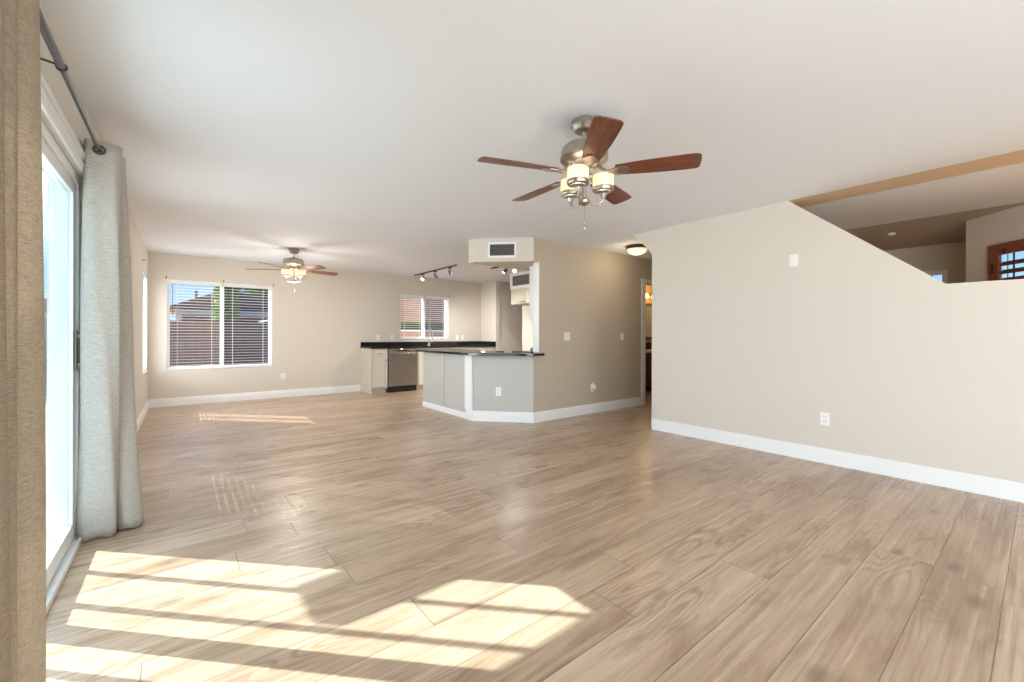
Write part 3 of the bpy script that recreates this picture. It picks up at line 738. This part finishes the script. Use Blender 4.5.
vent(FS, SL * .235, SL * .715, 2.18, 2.385, 'white framed air return grille on the soffit above the bar')

# ------------------------------------------------------------------ kitchen
# peninsula base
p = thing('peninsula_cabinet', (3.45, 5.6, 0), 'pale grey-beige panelled back of the kitchen peninsula', 'cabinet')
MB().box(3.165, 3.74, 4.975, 6.26, .001, .880).build('body', M['panel'], p)
MB().box(3.150, 3.1645, 4.975, 5.575, .07, .880).build('back_panel', M['panel'], p, bevel=.003)
MB().box(3.150, 3.1645, 5.585, 6.262, .07, .880).build('back_panel', M['panel'], p, bevel=.003)
mb = MB(); mb.box(3.138, 3.1645, 4.975, 6.268, .001, .068); mb.box(3.144, 3.1645, 4.975, 6.268, .068, .082)
mb.build('toe_moulding', M['trim'], p, bevel=.003)
struct(MB().box(3.128, 3.1495, 4.80, 4.9745, .14, .88).build('trim_4', M['trim']), 'white corner board at the end of the bar wall', 'trim')
# counters
ctr = [(3.06, 4.86), (3.06, 6.42), (3.80, 6.42), (3.80, 5.02), (3.32, 4.90)]
bar = [(3.065, 4.955), (3.03, 4.74), (3.12, 4.60), (3.53, 4.135), (3.60, 4.085), (3.80, 4.085), (3.80, 4.188), (3.787, 4.188), (3.787, 4.34), (3.32, 4.885), (3.32, 4.955)]
pc = MB().prism([(3.06, 4.957), (3.06, 6.36), (3.10, 6.42), (3.80, 6.42), (3.80, 4.957)], lambda p_, k: (p_[0], p_[1], .883 + .032 * k))
tag(pc.build('peninsula_countertop', M['granite'], bevel=.004), 'polished black granite top of the peninsula, reflecting light', 'countertop')
bc = MB().prism(bar, lambda p_, k: (p_[0], p_[1], .883 + .032 * k))
tag(bc.build('bar_countertop', M['granite'], bevel=.005), 'black granite ledge over the angled bar wall ending past the darkened wall', 'countertop')
# inner counter behind bar, against the darkened wall
p = thing('base_cabinet', (5.0, 4.62, 0), 'cream base cabinet on the kitchen side of the darkened wall', 'cabinet')
MB().box(3.95, 6.08, 4.312, 4.90, .001, .880).build('body', M['cabinet'], p)
MB().box(3.96, 6.07, 4.90, 4.918, .10, .87).build('door', M['cabinet'], p, bevel=.003)
tag(MB().box(3.93, 6.09, 4.312, 4.94, .883, .915).build('inner_countertop', M['granite'], bevel=.004), 'black granite counter on the kitchen side of the darkened wall', 'countertop')
# sink run on the far wall
CF = 8.12
tag(MB().box(2.975, 5.95, CF - .03, 8.7235, .883, .915).build('sink_countertop', M['granite'], bevel=.004), 'long black granite counter under the kitchen window', 'countertop')
tag(MB().box(2.985, 5.95, 8.700, 8.7235, .9155, 1.005).build('backsplash', M['granite'], bevel=.002), 'black granite backsplash strip along the far kitchen wall', 'backsplash')
tag(MB().box(5.93, 5.9535, CF - .03, 8.699, .9155, 1.005).build('side_backsplash', M['granite'], bevel=.002), 'short black backsplash strip on the pantry side wall', 'backsplash')
def shaker(mb_parent, x0, x1, z0, z1, yf, name, knob=None):
    mb = MB(); r_ = .05
    mb.box(x0, x1, yf, yf + .008, z0, z1)
    for q_ in ((x0, x0 + r_, z0, z1), (x1 - r_, x1, z0, z1), (x0 + r_, x1 - r_, z0, z0 + r_), (x0 + r_, x1 - r_, z1 - r_, z1)):
        if q_[1] > q_[0] and q_[3] > q_[2]: mb.box(q_[0], q_[1], yf - .012, yf, q_[2], q_[3])
    d = mb.build(name, M['cabinet'], mb_parent)
    if knob: 
        MB().lathe([(0, 0), (.005, 0), (.005, .012), (.013, .018), (.012, .026), (0, .028)], c=(knob[0], yf - .012, knob[1]), axis=(0, -1, 0), n=14).build('knob', M['bronze'], d, smooth=True)
    return d
p = thing('base_cabinet', (3.16, 8.4, 0), 'cream base cabinet left of the dishwasher with one door and a drawer', 'cabinet')
MB().box(2.995, 3.318, CF + .012, 8.722, .10, .882).box(2.995, 3.318, CF + .085, 8.722, .001, .10).build('body', M['cabinet'], p)
MB().box(2.985, 2.9945, CF + .0, 8.722, .001, .882).build('end_panel', M['cabinet'], p)
shaker(p, 3.012, 3.305, .125, .70, CF - .0, 'door', (3.275, .655))
d = MB().box(3.012, 3.305, CF - .010, CF + .008, .72, .862).build('drawer', M['cabinet'], p, bevel=.004)
MB().tube([(3.12, CF - .010, .79), (3.12, CF - .035, .79), (3.20, CF - .035, .79), (3.20, CF - .010, .79)], .0045, 8).build('handle', M['bronze'], d)
p = thing('dishwasher', (3.64, 8.4, 0), 'stainless steel dishwasher under the black sink counter', 'dishwasher')
MB().box(3.325, 3.955, CF + .03, 8.70, .10, .878).build('body', M['black'], p)
MB().box(3.332, 3.948, CF - .022, CF + .028, .125, .80).build('door', M['steel'], p, bevel=.006)
MB().box(3.332, 3.948, CF - .020, CF + .028, .805, .872).build('control_panel', M['steel'], p, bevel=.004)
mb = MB(); mb.box(3.50, 3.78, CF - .0215, CF - .0195, .825, .850); tag(mb.build('display', M['black'], p), 'black display strip')
MB().tube([(3.36, CF - .022, .775), (3.36, CF - .05, .775), (3.92, CF - .05, .775), (3.92, CF - .022, .775)], .008, 10).build('handle', M['steel'], p, smooth=True)
MB().box(3.335, 3.945, CF + .03, CF + .06, .004, .10).build('kick_plate', M['black'], p)
MB().box(3.625, 3.655, CF - .0235, CF - .0225, .215, .222).build('badge', M['black'], p)
p = thing('base_cabinet', (4.9, 8.4, 0), 'cream sink base cabinet right of the dishwasher', 'cabinet')
MB().box(3.962, 5.95, CF + .012, 8.722, .10, .882).box(3.962, 5.95, CF + .085, 8.722, .001, .10).build('body', M['cabinet'], p)
for i in range(4): shaker(p, 3.975 + i * .49, 3.975 + i * .49 + .475, .125, .70, CF, 'door', (3.975 + i * .49 + (.44 if i % 2 == 0 else .035), .655))
for i in range(4): MB().box(3.975 + i * .49, 3.975 + i * .49 + .475, CF - .010, CF + .008, .72, .862).build('drawer', M['cabinet'], p, bevel=.004)
# faucet
fx_, fy_ = 4.42, 8.50
p = thing('faucet', (fx_, fy_, .915), 'tall gooseneck kitchen faucet in front of the window', 'faucet')
pts = [(fx_, fy_, .916), (fx_, fy_, 1.13)] + [(fx_ + .0, fy_ - .075 + .075 * math.cos(R(a_)), 1.19 + .09 * math.sin(R(a_))) for a_ in range(0, 181, 20)] + [(fx_, fy_ - .15, 1.12)]
MB().tube(pts, .0105, 12).build('spout', M['nickel'], p, smooth=True)
MB().tube([(fx_, fy_ - .15, 1.125), (fx_, fy_ - .152, 1.06)], [.014, .017], 12).build('spray_head', M['nickel'], p, smooth=True)
MB().lathe([(0, .9155), (.03, .9155), (.028, .93), (.02, .94), (.02, .985), (0, .99)], c=(fx_, fy_, 0), n=20).build('base', M['nickel'], p, smooth=True)
MB().tube([(fx_ + .018, fy_, .965), (fx_ + .06, fy_, .985), (fx_ + .095, fy_, 1.01)], [.008, .006, .005], 8).build('lever', M['nickel'], p, smooth=True)
# over-fridge cabinet and its vented box
p = thing('wall_cabinet', (5.80, 6.55, 1.79), 'cream cabinet hung high beside the alcove, below the second grille', 'cabinet')
MB().box(5.52, 6.098, 6.10, 6.95, 1.79, 2.105).build('body', M['cabinet'], p)
for y0_, y1_, ky in ((6.11, 6.52, 6.48), (6.53, 6.94, 6.57)):
    mb = MB(); mb.box(5.508, 5.5195, y0_, y1_, 1.80, 2.095)
    for q_ in ((y0_, y0_ + .05, 1.80, 2.095), (y1_ - .05, y1_, 1.80, 2.095), (y0_ + .05, y1_ - .05, 1.80, 1.85), (y0_ + .05, y1_ - .05, 2.045, 2.095)): mb.box(5.498, 5.508, *q_)
    d = mb.build('door', M['cabinet'], p)
    MB().lathe([(0, 0), (.005, 0), (.005, .012), (.014, .018), (.012, .026), (0, .028)], c=(5.498, ky, 1.83), axis=(-1, 0, 0), n=14).build('knob', M['bronze'], d, smooth=True)
struct(MB().box(5.50, 6.098, 6.06, 6.98, 2.107, H - .0005).build('wall_vent_box', M['trim']), 'white boxed duct above the high cabinet', 'wall')
FV = frame((5.50, 0, 0), (0, 1, 0), (-1, 0, 0))
vent(FV, 6.32, 6.92, 2.14, 2.40, 'grey louvred grille on the white duct box in the kitchen', vertical=False, dark='cord')
# upper cabinet on the back of the darkened wall
p = thing('wall_cabinet', (4.9, 4.46, 1.37), 'white upper cabinet on the kitchen side of the darkened wall, only its end showing', 'cabinet')
MB().box(3.95, 6.0, 4.312, 4.565, 1.37, 2.128).build('body', M['trim'], p)
for i in range(4): MB().box(3.96 + i * .51, 3.96 + i * .51 + .495, 4.565, 4.583, 1.38, 2.12).build('door', M['trim'], p, bevel=.003)
tag(MB().box(3.93, 6.0, 4.3105, 4.318, .916, 1.369).build('tile_backsplash', M['plate']), 'white tile strip between bar and upper cabinet', 'backsplash')
t = thing('soap_bottle', (4.03, 4.60, .9155), 'small bluish bottle standing behind the end of the bar ledge', 'bottle')
MB().lathe([(0, .9157), (.022, .9157), (.024, .925), (.024, .955), (.014, .968), (.009, .972), (0, .972)], c=(4.03, 4.60, 0), n=18).build('body', M['soapblue'], t, smooth=True)
MB().lathe([(0, .972), (.010, .972), (.010, .984), (0, .985)], c=(4.03, 4.60, 0), n=14).build('cap', M['plate'], t, smooth=True)

# ------------------------------------------------------------------ track lights
def track(x, y0, y1, heads, label, dx=0):
    t = thing('track_light', (x, (y0 + y1) / 2, H), label, 'track light', 'track lights over the kitchen')
    MB().box(x - .017, x + .017, y0, y1, H - .022, H - .0008).build('rail', M['bronze'], t, bevel=.003)
    for (hy, tx, ty) in heads:
        base = Vector((x, hy, H - .022)); d = Vector((tx, ty, -.8)).normalized(); jt = base + Vector((0, 0, -.085))
        mb = MB(); mb.box(x - .018, x + .018, hy - .04, hy + .04, H - .045, H - .022); mb.tube([base + Vector((0, 0, -.02)), jt], .006, 8)
        hd = mb.build('track_head', M['bronze'], t)
        MB().lathe([(0, -.055), (.018, -.055), (.026, -.045), (.028, -.01), (.040, .045), (.037, .045), (.024, -.005), (0, -.01)], c=jt + d * .01, axis=d, n=20).build('lamp_cup', M['steel'], hd, smooth=True)
        MB().lathe([(0, .026), (.030, .024), (.032, .030), (.028, .036), (0, .040)], c=jt + d * .01, axis=d, n=18).build('bulb', M['bulb'], hd, smooth=True)
        light('track_spot', 'SPOT', jt + d * .07, 25 if ty < 0 else 85, (1, .95, .88), d, spot_size=R(66 if ty < 0 else 110), spot_blend=.8, shadow_soft_size=.03)
track(4.03, 6.70, 8.42, [(8.02, -.7, -.5), (7.50, .6, .2), (6.93, .6, .3)], 'dark ceiling track with three spotlights left of the soffit')
track(4.75, 5.30, 6.60, [(6.17, -.8, .3), (5.89, -.5, -.5), (5.45, .3, .5)], 'second ceiling track of spotlights mostly hidden behind the soffit')

# ------------------------------------------------------------------ hallway lamp
t = thing('flush_ceiling_light', (5.214, 3.665, H), 'round bronze-rimmed glass bowl light on the hallway ceiling', 'ceiling light')
MB().lathe([(0, -.001), (.155, -.001), (.160, -.012), (.152, -.030), (.158, -.040), (.150, -.050), (.138, -.046), (0, -.040)], c=(5.214, 3.665, H), n=40).build('rim', M['bronze'], t, smooth=True)
MB().lathe([(.142, -.046), (.136, -.066), (.112, -.096), (.070, -.118), (.02, -.127), (0, -.128)], c=(5.214, 3.665, H), n=40).build('glass_bowl', M['bowl'], t, smooth=True)
MB().lathe([(0, -.126), (.010, -.128), (.010, -.136), (.004, -.142), (0, -.143)], c=(5.214, 3.665, H), n=14).build('finial', M['bronze'], t, smooth=True)
light('hall_lamp', 'POINT', (5.214, 3.665, H - .20), 5, (1.0, .80, .52), shadow_soft_size=.12)

# ------------------------------------------------------------------ bathroom glimpse
p = thing('bathroom_vanity', (7.95, 5.45, 0), 'dark brown bathroom vanity with white basin, seen through the doorway', 'vanity')
MB().box(7.25, 8.75, 5.14, 5.745, .08, .80).box(7.30, 8.70, 5.20, 5.745, .001, .08).build('body', M['darkwood'], p)
MB().box(7.27, 7.99, 5.122, 5.139, .10, .78).build('door', M['darkwood'], p, bevel=.004)
MB().box(8.01, 8.73, 5.122, 5.139, .10, .78).build('door', M['darkwood'], p, bevel=.004)
mb = MB(); mb.box(7.23, 8.77, 5.11, 5.745, .80, .83)
mb.lathe([(0, .72), (.10, .73), (.18, .77), (.215, .83), (.22, .845), (.205, .845), (.17, .79), (.08, .75), (0, .74)], c=(7.98, 5.33, 0), n=32)
mb.build('basin', M['sink'], p, smooth=True)
MB().box(7.23, 8.77, 5.72, 5.745, .831, .99).build('splash', M['granite'], p)
t = thing('bathroom_mirror', (8.55, 5.73, 1.08), 'brown framed mirror on the peach bathroom wall', 'mirror')
MB().box(8.28, 9.0 - .06, 5.715, 5.748, 1.06, 1.12).box(8.28, 8.94, 5.715, 5.748, 1.84, 1.90).box(8.28, 8.34, 5.715, 5.748, 1.12, 1.84).box(8.88, 8.94, 5.715, 5.748, 1.12, 1.84).build('frame', M['darkwood'], t, bevel=.004)
MB().box(8.34, 8.88, 5.735, 5.748, 1.12, 1.84).build('glass', M['chrome'], t)
t = thing('wall_sconce', (8.45, 5.74, 2.06), 'lit yellow-green glass sconce above the bathroom mirror', 'wall light')
MB().box(8.25, 8.75, 5.72, 5.748, 2.06, 2.12).build('back_plate', M['nickel'], t, bevel=.004)
M['sconceglass'] = mat('amber_green_glass', (.6, .6, .2), .4, emis=(.95, .85, .25), estr=1.6)
for x_ in (8.36, 8.64):
    MB().lathe([(.02, .05), (.04, .03), (.065, -.05), (.06, -.05), (.036, .028)], c=(x_, 5.62, 2.06), n=20).build('shade', M['sconceglass'], t, smooth=True)
    MB().tube([(x_, 5.72, 2.09), (x_, 5.62, 2.12), (x_, 5.62, 2.09)], .008, 8).build('arm', M['nickel'], t)
light('bath_lamp', 'POINT', (8.3, 5.45, 2.0), 10, (1.0, .74, .36), shadow_soft_size=.06)

# ------------------------------------------------------------------ entry beyond the stair opening
t = thing('wood_shutter', FA @ Vector((1.0, .0, 1.0)), 'reddish wood framed window shutter with open louvres on the angled entry wall', 'shutter')
mb = MB(FA); mb.box(.275, .385, .0008, .030, .94, 2.10).box(1.615, 1.735, .0008, .030, .94, 2.10).box(.385, 1.615, .0008, .030, 1.985, 2.10).box(.385, 1.615, .0008, .030, .94, 1.02)
mb.build('frame', M['redwood'], t, bevel=.003)
mb = MB(FA)
for i in range(11):
    z = 1.06 + i * .083
    mb.prism([(-.018, z + .020), (.016, z - .022), (.022, z - .016), (-.012, z + .026)], lambda p_, k: (.385 + 1.23 * k, p_[0], p_[1]))
mb.build('louvres', M['redwood'], t)
mb = MB(FA).box(.53, .545, .026, .032, 1.03, 1.98).box(.475, .481, .026, .030, 1.03, 1.98); mb.build('tilt_rod', M['darkwood'], t)
MB(FA).box(.320, .332, .030, .040, 1.80, 1.90).box(.44, .452, .030, .036, 1.99, 2.04).build('hinge', M['black'], t)
FE = frame((8.40, 0, 0), (0, 1, 0), (-1, 0, 0))
w_ = bpy.data.objects.new('window_5', None); C.objects.link(w_); w_.location = (8.4, 1.26, 1.6); struct(w_, 'small white cased window on the shaded entry wall', 'window')
mb = MB(FE); mb.box(.845, .9, .0008, .02, 1.55, 2.075).box(1.62, 1.675, .0008, .02, 1.55, 2.075).box(.9, 1.62, .0008, .02, 2.02, 2.075).box(.9, 1.62, .0008, .02, 1.55, 1.60)
mb.build('casing', M['trim'], w_)
MB(FE).box(.9005, 1.6195, -.06, -.055, 1.6005, 2.0195).build('pane', M['glass'], w_)
mb = MB(FE)
for k in range(4): mb.box(1.0 + .17 * k, 1.015 + .17 * k, -.052, -.042, 1.601, 2.019)
mb.box(.901, 1.619, -.052, -.042, 1.90, 1.915); mb.build('muntins', M['redwood'], w_)
MBd = thing('smoke_detector', (7.02, 1.20, H), 'small round fitting on the shaded entry ceiling', 'smoke detector')
MB().lathe([(0, -.0008), (.036, -.0008), (.038, -.012), (.032, -.024), (.02, -.028), (0, -.029)], c=(7.02, 1.20, H), n=28).build('housing', M['plate'], MBd, smooth=True)
t = thing('pendant_light', (7.25, 1.80, H), 'entry ceiling lamp half hidden behind the stair slope', 'ceiling light')
MB().lathe([(0, -.0008), (.06, -.0008), (.065, -.02), (.02, -.03), (.008, -.035), (.008, -.10), (0, -.10)], c=(7.25, 1.80, H), n=24).build('canopy', M['bronze'], t, smooth=True)
MB().lathe([(.02, -.10), (.06, -.11), (.11, -.16), (.12, -.20), (.115, -.20), (.055, -.116), (.02, -.106)], c=(7.25, 1.80, H), n=28).build('shade', M['bronze'], t, smooth=True)
MB().lathe([(0, -.105), (.014, -.108), (.03, -.14), (.026, -.165), (0, -.178)], c=(7.25, 1.80, H), n=16).build('bulb', M['bulb'], t, smooth=True)
light('entry_lamp', 'POINT', (7.25, 1.80, H - .24), 3, (1.0, .68, .36), shadow_soft_size=.05)
light('entry_fill', 'POINT', (5.05, -.35, 1.30), 9, (1.0, .58, .20), shadow_soft_size=.15)  # unseen warm light added without a fixture to tint header and entry

# ------------------------------------------------------------------ outdoors
struct(MB().box(-60, 60, 13.2, 90, -.30, -.12).box(-60, -4.2, -30, 13.2, -.30, -.12).box(-4.2, 60, 8.95, 13.2, -.30, -.12).box(-4.2, 60, -30, -4.85, -.30, -.12).box(4.85, 60, -4.85, 8.95, -.30, -.12).build('ground', M['gravel']), 'gravel yard', 'ground')
struct(MB().box(-4.2, -.58, -4.8, 8.9, -.20, -.06).build('patio_slab', M['concrete']), 'pale concrete patio', 'patio')
t = MB(); t.box(-14, 3.1, 12.8, 13.0, -.12, 1.42); t.box(-14, 3.1, 12.77, 13.03, 1.42, 1.48)
tag(t.build('garden_wall', M['block']), 'brown block garden wall seen through the dining window', 'garden wall')
# neighbouring house
h = thing('house', (1.6, 30, 0), 'white stucco neighbour house with brown tiled roofs beyond the garden wall', 'house')
MB().box(.05, 4.4, 29, 36, -.1, 2.54).build('wall', M['stucco_white'], h)
MB().prism([(-.30, 2.52), (5.0, 2.75), (5.0, 3.30), (2.6, 3.62), (1.8, 3.50), (-.30, 2.62)], lambda p_, k: (p_[0], 28.6 + 7.6 * k, p_[1])).build('roof', M['roof_tile'], h)
tag(MB().box(4.45, 11.0, 30, 37, -.1, 3.3).build('wing', M['shed'], h), 'grey-blue wing')
MB().box(.3, 5.0, 26.5, 28.9, 1.90, 2.12).build('patio_roof', M['roof_tile'], h)
MB().box(.55, .75, 26.6, 26.8, -.1, 1.9).box(4.5, 4.7, 26.6, 26.8, -.1, 1.9).build('post', M['roof_tile'], h)
MB().box(.95, 1.08, 31, 31.15, 3.1, 3.75).build('chimney', M['roof_tile'], h)
h = thing('house', (-3.3, 30, 0), 'dark tan neighbour house at the left edge of the dining window', 'house')
MB().box(-6, -1.0, 24, 30, -.1, 2.0).build('wall', M['stucco_tan'], h)
MB().prism([(-6.4, 2.0), (-.5, 2.0), (-2.6, 2.75)], lambda p_, k: (p_[0], 23.6 + 6.8 * k, p_[1])).build('roof', M['roof_tile'], h)
s = thing('shed', (3.2, 15.5, 0), 'blue-grey garden shed with shallow gable seen through the right dining pane', 'shed')
MB().box(1.9, 4.6, 14.6, 17, -.1, 1.45).build('wall', M['shed'], s)
MB().prism([(1.7, 1.42), (3.2, 1.88), (4.8, 1.42), (4.8, 1.36), (1.7, 1.36)], lambda p_, k: (p_[0], 14.4 + 2.8 * k, p_[1])).build('roof', M['shed'], s)
# brick house wall beyond the kitchen window
h = thing('brick_house', (8.5, 12, 0), 'orange brick neighbour wall seen through the kitchen window', 'house')
MB().box(4.6, 14, 12.2, 12.5, -.1, 1.30).box(4.6, 14, 12.2, 12.5, 1.55, 3.6).build('wall', M['brick'], h)
MB().box(4.6, 14, 12.25, 12.5, 1.30, 1.55).build('window_band', M['leaf_dark'], h)
MB().box(4.55, 14, 12.12, 12.24, 1.27, 1.31).build('ledge', M['stucco_white'], h)
def leafmesh(name, c, r, n, m, parent, sz=.16):
    mb = MB(); rr = random.Random(hash(name) % 97 + int(c[0] * 10))
    for i in range(n):
        while True:
            v = Vector((rr.uniform(-1, 1), rr.uniform(-1, 1), rr.uniform(-1, 1)))
            if v.length < 1: break
        v = v * (.55 + .45 * v.length); pz = Vector(c) + Vector((v.x * r[0], v.y * r[1], v.z * r[2]))
        q_ = Matrix.Rotation(rr.uniform(0, 6.28), 3, Vector((rr.uniform(-1, 1), rr.uniform(-1, 1), rr.uniform(-1, 1))).normalized())
        a_ = sz * rr.uniform(.6, 1.3)
        vs = [mb._v(pz + q_ @ Vector(o_)) for o_ in ((-a_, 0, 0), (0, -a_ * .4, a_ * .1), (a_, 0, 0), (0, a_ * .4, a_ * .1))]
        mb.bm.faces.new(vs)
    return mb.build(name, m, parent)
tr = thing('cypress_tree', (1.62, 20, 0), 'narrow bright green tree beside the white house beyond the garden wall', 'tree')
leafmesh('foliage', (1.62, 20, 2.5), (.42, .42, 2.6), 2600, M['leaf'], tr, .14)
MB().tube([(1.62, 20, -.1), (1.62, 20, 2.4)], [.12, .05], 8).build('trunk', M['trunk'], tr)
tr = thing('leafy_tree', (4.2, 23.8, 0), 'broad green tree showing at the top of the right dining pane', 'tree')
leafmesh('foliage', (4.1, 23.5, 3.6), (1.9, 1.3, .85), 3000, M['leaf'], tr, .15)
MB().tube([(4.2, 23.8, -.1), (4.1, 23.7, 2.8)], [.16, .10], 8).build('trunk', M['trunk'], tr)
# unseen posts and boards added, placed back along the sun rays to cut the patch
t = thing('sun_blockers', (-1.0, 3.4, -.06), 'added white posts and boards outside the sliding door that shape the sun patch', 'added sun blocker')
ox = Vector((-.936 - (-.38), .575, 0))
for y0_ in (2.93, 2.61, 2.15):
    x_, y_ = -.38 + ox.x, y0_ + ox.y
    MB().box(x_ - .013, x_ + .013, y_ - .013, y_ + .013, -.059, 3.3).build('post', M['stucco_white'], t)
MB().box(-2.14, -.62, 4.47, 4.80, 2.70, 2.80).build('shade_board', M['stucco_white'], t)
MB().box(-2.6, -.62, 3.30, 3.83, 2.70, 2.80).build('shade_board', M['stucco_white'], t)
